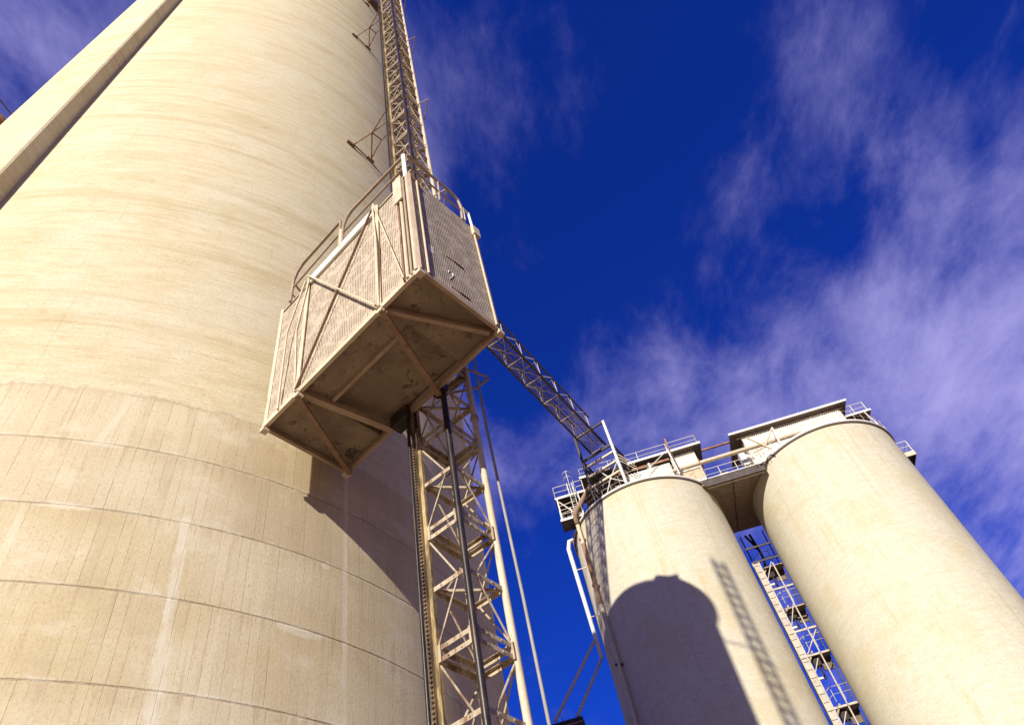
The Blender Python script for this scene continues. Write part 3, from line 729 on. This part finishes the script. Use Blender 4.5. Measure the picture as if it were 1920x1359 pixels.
an = thing('roof_annex', 'small brown flat-roofed lean-to with white railing, behind the right silo top', 'annex', lg(19, 0, .4))
m = MB(); lbox(m, 17.9, 20.15, -2.2, 1.0, 4.40, 4.55); m.build('roof', M['soffit'], an)
m = MB(); lbox(m, 17.9, 20.2, 1.0, 1.06, 4.40, 4.58); m.build('roof_edge', M['white'], an)
m = MB(); lbox(m, 18.0, 19.7, -2.0, .4, .4, 4.4); m.build('wall', M['dark'], an)
railing('roof_railing', [lg(18.0, .9, 4.55), lg(20.0, .9, 4.55)], 1.05, an, M['white'], 1, .026, 1.0)
m = MB(); m.beam(lg(19.2, 2.6, .4), lg(19.5, 1.2, 4.4), .06); m.build('stair_stringer', M['white'], an)

pipe = MB(); pipe.tube([lg(2.6, 4.0, 1.55), lg(2.9, 4.0, 1.63), lg(12.9, 4.0, 1.68), lg(13.2, 3.9, 1.70), lg(14.6, 3.4, 1.8), lg(16, 2.9, 1.9)], .17, 14)
po = pipe.build('steel_pipe', M['galv'], org=lg(2.6, 4, 1.5), smooth=True); tag(po, 'thick cream pipe running in front of both rooftop houses', 'pipe')
pipe = MB(); pipe.tube([lg(5.9, 1.0, 5.45 - .95 * .02), lg(8.9, 1.0, 5.45)], .10, 12)
po = pipe.build('steel_pipe', M['rust'], org=lg(5.9, 1, 5.4), smooth=True); tag(po, 'thinner rusty pipe spanning the sky gap between the two roofs', 'pipe')
ps = thing('pipe_support', 'white leaning post with dark top and thin brace, on the left distant silo rim', 'support', lg(3.2, 5, .3))
m = MB(); m.beam(lg(3.14, 4.95, 3.07), lg(3.22, 4.95, .35), .14, .10, GG); m.build('post', M['white'], ps)
m = MB(); m.beam(lg(3.26, 4.95, 3.6), lg(3.4, 4.6, .42), .10, .10, GG); m.build('rear_post', M['dark'], ps)
m = MB(); m.beam(lg(3.30, 4.95, 4.15), lg(3.18, 4.9, 2.4), .16, .14, GG); m.build('post_head', M['rust'], ps)
MB().tube([lg(3.1, 5.0, 2.95), lg(1.05, 5.1, .9 + .6), lg(1.0, 5.1, .42)], .035, 6).build('brace', M['white'], ps, smooth=True)
for g0, z0 in ((4.95, .4),):
    cp_ = thing('pipe_clamp', 'small rusty clamp post holding the thick cream pipe', 'support', lg(5.1, 4.0, .03))
    m = MB(); m.beam(lg(5.10, 4.18, .03), lg(5.10, 4.18, 1.95), .09, .06, GG); m.build('post', M['rust'], cp_)
af = thing('a_frame', 'cream A-shaped frame with crossed bars at the left rim of the right distant silo', 'support', lg(10.9, 4.8, .2))
m = MB(); m.beam(lg(11.05, 4.85, 2.15), lg(10.92, 4.85, .2), .26, .12, GG); m.build('post', M['white'], af)
for a, b_ in (((11.0, 4.9, 2.1), (9.85, 4.9, .65)), ((9.85, 4.9, .65), (8.85, 4.95, .3)), ((8.95, 5.0, 1.85), (10.15, 5.0, .15))):
    m = MB(); m.beam(lg(*a), lg(*b_), .09, .09); m.build('cross_bar', M['galv'], af)

# ------------------------------------------------------------------ access platforms
pl = thing('access_platform', 'two-level steel platform with ladder hanging off the left distant silo top', 'platform', lg(-5.2, 2.6, 0))
for z, g1 in ((2.88, -3.8), (.69, -4.36)):
    m = MB(); lbox(m, -6.2, g1, 2.0, 3.38, z - .08, z); m.build('deck_plate', M['dark'], pl)
    m = MB(); lbox(m, -6.25, g1, 3.38, 3.45, z - .16, z + .04); m.build('edge_beam', M['white'], pl)
    m = MB(); lbox(m, -6.26, -6.2, 1.95, 3.38, z - .16, z + .04); m.build('edge_beam', M['dark'], pl)
m = MB(); lbox(m, -6.15, -4.4, 2.0, 2.08, .72, 2.80); m.build('rear_screen', M['dark'], pl)
for g0, n0 in ((-6.10, 3.36), (-6.18, 2.05), (-4.42, 3.36)):
    m = MB(); m.beam(lg(g0, n0, .69), lg(g0, n0, 2.84), .13, .10, GG); m.build('post', M['white' if n0 > 3 else 'dark'], pl)
m = MB(); m.tube([lg(-6.0, 3.4, 2.45), lg(-5.1, 3.4, 1.1)], .045, 6); m.build('brace', M['white'], pl)
m = MB(); m.tube([lg(-6.05, 3.4, 2.0), lg(-4.8, 3.4, 2.15)], .035, 6); m.tube([lg(-6.05, 3.4, 1.25), lg(-4.8, 3.4, 1.45)], .03, 6); m.build('mid_rail', M['galv'], pl)
railing('guard_rail', [lg(-6.2, 3.42, 2.9), lg(-5.05, 3.42, 2.9)], 1.08, pl, M['white'], 1, .028, 1.2)
railing('guard_rail', [lg(-4.6, 3.42, 2.9), lg(-3.85, 3.42, 2.9)], 1.08, pl, M['white'], 1, .028, .8)
railing('guard_rail', [lg(-6.2, 3.42, 2.9), lg(-6.2, 2.05, 2.9)], 1.08, pl, M['white'], 1, .028, 1.2)
railing('guard_rail', [lg(-6.15, 3.42, .7), lg(-4.4, 3.42, .7)], .9, pl, M['white'], 1, .026, .9)
lad = MB()
for g0 in (-5.02, -4.66): lad.tube([lg(g0, 3.5, .7), lg(g0, 3.5, 3.98)], .03, 6)
for k in range(10): lad.tube([lg(-5.02, 3.5, .9 + k * .27), lg(-4.66, 3.5, .9 + k * .27)], .016, 5)
lo = lad.build('ladder', M['white'], pl, smooth=True)
hp = MB()
for z in (2.6, 3.3, 4.2, 4.75):
    hp.tube([lg(-4.84 + .36 * math.cos(a), 3.5 + .55 * math.sin(a), z) for a in [PI * q / 8 for q in range(9)]], .024, 5)
hp.tube([lg(-4.84, 4.05, 2.2), lg(-4.84, 4.05, 4.8)], .024, 5)
hp.tube([lg(-4.5, 3.6, 2.2), lg(-4.5, 3.6, 4.3)], .02, 5)
hp.build('safety_hoops', M['white'], lo, org=V(pl['_o']), smooth=True)

pr = thing('access_platform', 'small railed platform jutting from the right side of the right distant silo', 'platform', lg(20.5, -.8, 0))
m = MB(); lbox(m, 19.6, 21.28, -1.7, -.03, .02, .12); m.build('deck_plate', M['dark'], pr)
m = MB(); lbox(m, 19.8, 21.3, -.03, .05, -.22, .2); m.build('edge_beam', M['galv'], pr)
m = MB(); lbox(m, 21.25, 21.33, -1.75, -.03, -.15, .2); m.build('edge_beam', M['dark'], pr)
m = MB(); lbox(m, 19.9, 20.1, -.5, -.4, -1.0, .0); m.build('bracket', M['white'], pr)
railing('guard_rail', [lg(20.1, 0, .2), lg(21.26, 0, .2), lg(21.26, -1.7, .2)], 1.08, pr, M['white'], 1, .028, 1.2)

# chute and pipes down the left silo
ct = MB(); ct.tube([lg(-3.3, 3.6, 2.95), lg(-5.0, 3.62, .80), lg(-5.10, 3.6, .45), lg(-5.12, 3.35, .0)], [.19, .21, .19, .16], 14)
co = ct.build('chute', M['brown'], org=lg(-4, 3.6, 1), smooth=True); tag(co, 'fat tan chute sloping down from the bridge tower onto the side platform', 'chute')
dp = thing('downpipe', 'long vertical pipe down the left distant silo wall, rusty near its top', 'pipe', lg(-5.11, 3.25, -38.06))
def dpart(z0, z1, mt, rr=.15):
    return MB().tube([lg(-5.11, 3.25, z0), lg(-5.11, 3.25, z1)], rr, 14).build('pipe_length', M[mt], dp, smooth=True)
dpart(-1.9, .1, 'galv'); dpart(-7.1, -1.92, 'rust', .14); dpart(-38, -7.12, 'galv')
for z in (-1.5, -5.6, -11.6, -16.9, -23):
    m = MB(); m.beam(lg(-5.3, 3.4, z), lg(-4.7, 3.1, z), .12, .16); m.build('clamp', M['rust' if z > -7 else 'dark'], dp)
du = thing('braced_duct', 'white vertical duct with two long struts, off the left side of the distant silos', 'duct', lg(-6.2, 2, -10))
m = MB(); m.tube([lg(-5.75, 2.0, -.25), lg(-6.1, 2.0, -.35), lg(-6.29, 2.0, -1.0), lg(-6.05, 2.0, -10.13)], [.10, .16, .16, .14], 12); m.build('pipe_length', M['white'], du, smooth=True)
m = MB(); m.tube([lg(-6.05, 2.0, -10.1), lg(-8.11, 6.0, -15.33)], .095, 10); m.build('strut', M['galv'], du, smooth=True)
m = MB(); m.tube([lg(-6.2, 2.0, -8.75), lg(-9.45, 6.0, -15.27)], .095, 10); m.build('strut', M['galv'], du, smooth=True)
for z in (-3, -7.0): m = MB(); m.beam(lg(-6.25, 2.0, z), lg(-5.35, 2.0, z), .05, .06); m.build('clamp', M['galv'], du)
dh = thing('transfer_house', 'black roof corner of a low conveyor building at the bottom edge', 'building', lg(-10.5, 5, -38.06))
m = MB(); lbox(m, -13.5, -7.85, 2.5, 6.1, -15.9, -15.45); m.build('roof', M['rail_dark'], dh)
m = MB(); lbox(m, -13.5, -7.9, 6.1, 6.14, -15.80, -15.72); m.build('roof_trim', M['rust'], dh)
m = MB(); lbox(m, -13.1, -8.3, 2.9, 5.6, -38.06, -15.91); m.build('wall', M['soffit'], dh)
m = MB(); m.tube([lg(-9.0, 6, -15.5), lg(-9.05, 6, -15.0)], .02, 5); m.build('spike', M['dark'], dh)

# ------------------------------------------------------------------ bridge tower on the left silo
TR, TL = V((5.92, 42.42, 0)), V((3.41, 43.55, 0)); td = V((.407, .913, 0))
TR2, TL2 = TR + td * 1.9, TL + td * 1.9
tw = thing('lattice_tower', 'short lattice tower on the left silo rim carrying the end of the conveyor bridge', 'tower', ((TR + TL2) / 2 + V((0, 0, HS))))
for p, w, zt, mt in ((TR, .24, 45.3, 'white'), (TL, .22, 45.3, 'dark'), (TR2, .14, 42.7, 'dark'), (TL2, .14, 42.7, 'dark')):
    m = MB(); m.beam(zz(p, HS + .35), zz(p, zt), w, w * .75, (TL - TR)); m.build('post', M[mt], tw)
for z in (39.8, 40.85, 41.85, 42.6, 45.26):
    for a, b_, mt in ((TR, TL, 'galv' if z < 42 else 'dark'), (TR2, TL2, 'dark'), (TR, TR2, 'dark'), (TL, TL2, 'dark')):
        if z > 43 and a is not TR: continue
        if z > 43 and b_ is not TL: continue
        e = (b_ - a).normalized(); m = MB(); m.beam(zz(a + e * .13, z), zz(b_ - e * .1, z), .13, .17); m.build('cross_beam', M[mt], tw)
dz = [HS + .4, 39.8, 40.85, 41.85, 42.6]
for k in range(4):
    for a, b_ in ((TR, TR2), (TL, TL2), (TR2, TL2)):
        p, q = (a, b_) if k % 2 else (b_, a)
        m = MB(); m.tube([zz(p, dz[k]), zz(q, dz[k + 1])], .035, 6); m.build('diagonal', M['galv' if k < 2 else 'dark'], tw, smooth=True)
mid = TR.lerp(TL, .38)
for q in ((TR, 40.85), (TR, HS + .5), (TR.lerp(TL, .6), HS + .5), (TR.lerp(TL, .62), 40.85)):
    m = MB(); m.tube([zz(mid, 39.6), zz(q[0], q[1])], .04, 6); m.build('diagonal', M['white'], tw, smooth=True)
gm_ = MB()
for q in (0, 1, 2): gm_.tube([zz(TR, 41.4 - q * .35) + V((.15, 0, 0)), zz(TR, 40.0 - q * .3) + V((1.1, 0, 0))], .03, 5)
gm_.build('stay_rods', M['galv'], tw, smooth=True)

# ------------------------------------------------------------------ conveyor bridge
P5 = V((3.36, 41.85, 43.71)); Dv = V((.948, 2.12, -.035)); nb = V((Dv.y, -Dv.x, 0)).normalized(); BW, BH = 1.39, 1.72
br = thing('conveyor_bridge', 'long dark lattice conveyor bridge slanting across the sky from the big silo to the pair', 'bridge', P5)
K0, K1 = -12, 1
def bp(k, s, h): return P5 + Dv * k + nb * (BW * s) + V((0, 0, h))
for s_ in (0, 1):
    for h_, w in ((0, .14), (BH, .12)):
        m = MB(); m.beam(bp(K0, s_, h_), bp(K1 if h_ == 0 else .2, s_, h_), w, w); m.build('chord', M['dark'], br)
for k in range(K0, K1 + 1):
    m = MB(); m.beam(bp(k, .04, -.09), bp(k, .96, -.09), .07, .05); m.build('cross_beam', M['galv'], br)
    if k <= 0:
        m = MB(); m.beam(bp(k, .04, BH), bp(k, .96, BH), .06, .06); m.build('cross_beam', M['dark'], br)
        for s_ in (0, 1):
            if k > K0:
                m = MB(); m.beam(bp(k - .15, s_, BH - .08), bp(k - .95, s_, .06), .07, .05); m.build('side_brace', M['white'], br)
            m = MB(); m.tube([bp(k, s_, .06), bp(k, s_, BH - .06)], .024, 6); m.build('side_post', M['galv'], br)
            m = MB(); m.tube([bp(k, s_, .4), bp(k - .25, s_, BH - .25)], .02, 5); m.build('knee_brace', M['galv'], br)
    if k < K1:
        m = MB(); m.tube([bp(k + .02, .05, -.06), bp(k + .98, .95, -.06)], .017, 5); m.tube([bp(k + .02, .95, -.07), bp(k + .98, .05, -.07)], .017, 5); m.build('floor_brace', M['galv'], br)
m = MB(); m.quad(bp(K0, .06, .0), bp(K1, .06, .0), bp(K1, .50, .0), bp(K0, .50, .0))
d0 = Dv.normalized()
m.build('walkway_grating', M['grate'], br, uvf=lambda co, p: ((co - P5).dot(nb), (co - P5).dot(d0)))
m = MB(); m.quad(bp(K0, .52, .25), bp(K1, .52, .25), bp(K1, .92, .25), bp(K0, .92, .25))
m.build('belt_guard', M['grate'], br, uvf=lambda co, p: ((co - P5).dot(nb) * 2, (co - P5).dot(d0) * 1.3))
for s_ in (.54, .90):
    m = MB(); m.beam(bp(K0, s_, .2), bp(K1, s_, .2), .05, .08); m.build('belt_rail', M['dark'], br)
m = MB()
for k in range(K0 * 2, K1 * 2): m.tube([bp(k / 2 + .2, .60, .14), bp(k / 2 + .2, .84, .14)], .04, 8)
m.build('idler_rollers', M['tan'], br, smooth=True)
for s_ in (.02, .98):
    m = MB(); m.tube([bp(K0, s_, 1.0), bp(0, s_, 1.0)], .02, 5); m.build('hand_rail', M['dark'], br)

# ------------------------------------------------------------------ service tower seen in the gap between the pair
st = thing('service_tower', 'light steel service tower seen in the gap between the two distant silos', 'tower', lg(7.4, -2, -38.06))
for g0, n0, mt in ((7.70, -1.0, 'grey'), (6.95, -3.4, 'dark'), (8.75, -3.4, 'dark')):
    m = MB(); m.beam(lg(g0, n0, -38.06), lg(g0, n0, -.5 if n0 < -2 else -5.0), .08, .08, GG); m.build('post', M[mt], st)
for z, mt in ((-3.35, 'dark'), (-4.6, 'dark'), (-7.1, 'grey'), (-10.5, 'grey'), (-12.3, 'grey'), (-15.85, 'grey'), (-19.3, 'grey')):  # upper two beams dark: the deck's shadow is put into their colour
    m = MB(); m.beam(lg(6.35, -1.0, z), lg(8.3, -1.0, z), .08, .13); m.build('cross_beam', M[mt], st)
for z0, z1 in ((-6.2, -4.9), (-10.0, -8.5)):
    m = MB(); m.beam(lg(6.85, -1.0, z0), lg(7.65, -1.0, z1), .06, .06); m.build('diagonal', M['grey'], st)
m = MB(); m.beam(lg(6.9, -1.0, -12.2), lg(8.2, -1.0, -10.7), .06, .06); m.build('diagonal', M['grey'], st)
for z0 in (-13.4, -17.0):
    m = MB(); m.beam(lg(6.85, -1.0, z0), lg(7.4, -1.0, z0 + .8), .06, .06); m.build('diagonal', M['grey'], st)
m = MB(); m.tube([lg(7.62, -3, -.8), lg(7.70, -3, -1.9), lg(7.75, -3, -3.2), lg(7.55, -3, -4.0)], .10, 8); m.build('dark_pipe', M['rail_dark'], st, smooth=True)
m = MB(); m.tube([lg(7.25, -3, -.8), lg(7.60, -3, -1.9), lg(7.60, -3, -2.2)], .10, 8); m.build('dark_pipe', M['rail_dark'], st, smooth=True)
for z in (-4.1, -7.7, -11.35, -15.1, -18.8):
    m = MB(); lbox(m, 7.35, 8.85, -3.9, -2.75, z - .10, z); m.build('landing', M['tan'], st)
    m = MB(); lbox(m, 7.45, 7.95, -3.4, -3.0, z - .75, z - .12); m.build('winch_box', M['rail_dark'], st)
    m = MB(); lbox(m, 8.05, 8.75, -3.6, -3.5, z - .95, z - .12); m.build('rear_panel', M['soffit'], st)
    m = MB(); m.tube([lg(7.75, -3.1, z - .7), lg(7.75, -3.1, z - 1.7)], .07, 6); m.build('drop_pipe', M['rail_dark'], st)
    railing('landing_rail', [lg(7.0, -2.8, z + .0), lg(7.6, -2.8, z + .35), lg(8.85, -2.8, z + .35)], 1.0, st, M['grey'], 1, .022, .6)
    m = MB(); m.beam(lg(6.9, -2.8, z - .9), lg(7.7, -2.8, z + .2), .06, .12); m.build('stair_flight', M['tan'], st)
ck = thing('cable_ladder', 'cream vertical cable ladder running up the gap beside the left distant silo', 'cable tray', lg(6.57, -1, -38.06))
for g0 in (6.36, 6.80): m = MB(); m.beam(lg(g0, -1.0, -38.06), lg(g0, -1.0, -4.62), .05, .10, GG); m.build('side_rail', M['grey'], ck)
for k in range(60):
    z = -4.9 - k * .55
    if z > -22: m = MB(); m.beam(lg(6.385, -1.0, z), lg(6.775, -1.0, z), .05, .05); m.build('rung', M['grey'], ck)
m = MB(); lbox(m, 6.40, 6.76, -1.05, -1.02, -38.0, -4.7); m.build('backing_sheet', M['grey'], ck)
m = MB(); m.tube([lg(6.28, -.9, -38), lg(6.28, -.9, -5.0)], .05, 6); m.build('cable_bundle', M['rail_dark'], ck)
for z in (-6.7, -10.2, -13.9):
    m = MB(); m.beam(lg(6.82, -1.0, z), lg(7.12, -1.0, z), .14, .12); m.build('floodlight', M['white'], ck)

# ------------------------------------------------------------------ far gantry behind the big silo, left
fg = thing('side_gantry', 'dark walkway end poking out behind the left edge of the big silo', 'walkway', (-17, 8.4, 33))
az = math.radians(-67.45); d = V((math.sin(az), math.cos(az), 0)); e = V((d.y, -d.x, 0))
b0 = d * 18.4
m = MB(); m.beam(V((b0.x, b0.y, 33.25)) + e * 1.2 + d * .2, V((b0.x, b0.y, 33.25)) - e * 3 - d * .9, .35, .25); m.build('deck_beam', M['rust'], fg)
m = MB(); m.tube([V((b0.x, b0.y, 34.3)) + e * 1.2 + d * .2, V((b0.x, b0.y, 34.3)) - e * 3 - d * .9], .03, 6); m.build('hand_rail', M['dark'], fg)

# ------------------------------------------------------------------ sky + sun
AZ, EL = math.radians(196.68), math.radians(26.16)
S = V((math.sin(AZ) * math.cos(EL), math.cos(AZ) * math.cos(EL), math.sin(EL)))
W = bpy.data.worlds.new('World'); sc.world = W; W.use_nodes = True
nt = W.node_tree; N = nt.nodes; Lk = nt.links; bg = N['Background']
sky = N.new('ShaderNodeTexSky'); sky.sky_type = 'NISHITA'; sky.sun_disc = False
sky.sun_elevation = EL; sky.sun_rotation = AZ; sky.air_density = 1.0; sky.dust_density = .3; sky.ozone_density = 4.0
class WN(NT):
    def __init__(s): s.t = nt; s.n = N; s.l = Lk
w = WN()
tc = N.new('ShaderNodeTexCoord').outputs['Generated']
deep = w.mix(1.0, sky.outputs[0], (.05, .20, .98), 'MULTIPLY')
x, y, z = w.sep(tc)
lowsky = w.mix(1.0, sky.outputs[0], (.07, .10, .17), 'MULTIPLY')
deep = w.mix(w.ramp(z, .40, .22), deep, lowsky)
# cirrus streaks on a flat layer
zc = w.math('MAXIMUM', z, .08); px = w.math('DIVIDE', x, zc); py = w.math('DIVIDE', y, zc)
vec = w.comb(px, py, 0.0)
warp = N.new('ShaderNodeTexNoise'); Lk.new(vec, warp.inputs[0]); warp.inputs['Scale'].default_value = 1.4; warp.inputs['Detail'].default_value = 5
va = N.new('ShaderNodeVectorMath'); va.operation = 'MULTIPLY_ADD'; Lk.new(warp.outputs[1], va.inputs[0]); va.inputs[1].default_value = (.34, .34, 0); Lk.new(vec, va.inputs[2])
mp = N.new('ShaderNodeMapping'); Lk.new(va.outputs[0], mp.inputs[0]); mp.inputs['Rotation'].default_value = (0, 0, math.radians(28)); mp.inputs['Scale'].default_value = (1.3, .80, 1)
mq = N.new('ShaderNodeMapping'); Lk.new(vec, mq.inputs[0]); mq.inputs['Rotation'].default_value = (0, 0, math.radians(40)); mq.inputs['Scale'].default_value = (1.5, .9, 1)
c1_ = w.noise(mp.outputs[0], 1.35, 3, .5)
c2_ = w.noise(mq.outputs[0], 3.6, 9, .66, .25)
c3_ = w.noise(mq.outputs[0], 13.0, 6, .7)
dens = w.math('ADD', c1_, w.math('MULTIPLY', w.math('SUBTRACT', c2_, .5), .62))
dens = w.math('ADD', dens, w.math('MULTIPLY', w.math('SUBTRACT', c3_, .5), .12))
def blob(dirv, a, b, amt):
    n = N.new('ShaderNodeVectorMath'); n.operation = 'DOT_PRODUCT'; Lk.new(tc, n.inputs[0]); n.inputs[1].default_value = dirv
    return w.math('MULTIPLY', w.ramp(n.outputs['Value'], a, b), amt)
BLOBS = [((.476, .549, .687), .90, .995, .025), ((.572, .442, .691), .93, .995, .06), ((.531, .34, .776), .97, .998, .06), ((.501, .699, .51), .93, .995, .15), ((.62, .53, .58), .96, .998, .10),
         ((.016, .374, .927), .972, .999, .24), ((.36, .563, .744), .982, .999, -.09), ((.42, .30, .855), .975, .999, -.10), ((.31, .50, .81), .975, .999, -.06), ((-.056, .771, .635), .96, .995, .08), ((-.401, .122, .908), .95, .995, .10),
         ((.38, .646, .663), .988, .999, .13), ((.306, .411, .859), .97, .998, .06), ((.201, .312, .929), .96, .997, -.15),
         ((.056, .532, .845), .975, .998, -.10), ((-.018, .871, .491), .97, .997, -.14), ((.13, .42, .897), .975, .998, -.13), ((.19, .58, .79), .98, .998, .02)]
for dv, a, b, amt in BLOBS: dens = w.math('ADD', dens, blob(dv, a, b, amt))
cl_ = w.ramp(dens, .425, 1.0)
skyc = w.mix(w.math('MULTIPLY', cl_, .9), deep, (3.4, 3.1, 6.2))
Lk.new(skyc, bg.inputs[0]); bg.inputs[1].default_value = .10

sl = bpy.data.lights.new('sun', 'SUN'); sl.energy = 4.6; sl.angle = math.radians(.53); sl.color = (1.0, .93, .79)
so = bpy.data.objects.new('sun', sl); COL.objects.link(so); so.rotation_euler = S.to_track_quat('Z', 'Y').to_euler(); so.location = (0, -20, 40)

# ------------------------------------------------------------------ camera
cam = bpy.data.cameras.new('camera'); cam.sensor_width = 36; cam.lens = 36 * 1406.88 / 1920; cam.clip_end = 6000
R_ = [[0.9676418, 0.1986153, -0.1556317], [-0.2523277, 0.7616622, -0.5968262], [0.0000000, 0.6167842, 0.7871323]]
right, down, fwd = (V(r) for r in R_)
mw = Matrix(((right.x, -down.x, -fwd.x, 0), (right.y, -down.y, -fwd.y, 0), (right.z, -down.z, -fwd.z, 1.6), (0, 0, 0, 1)))
ca = bpy.data.objects.new('camera', cam); COL.objects.link(ca); ca.matrix_world = mw; sc.camera = ca

sc.render.engine = 'CYCLES'
sc.view_settings.view_transform = 'Standard'; sc.view_settings.look = 'None'; sc.view_settings.gamma = 1
sc.view_settings.exposure = 0.52
for o in list(bpy.data.objects):
    if '_o' in o: del o['_o']
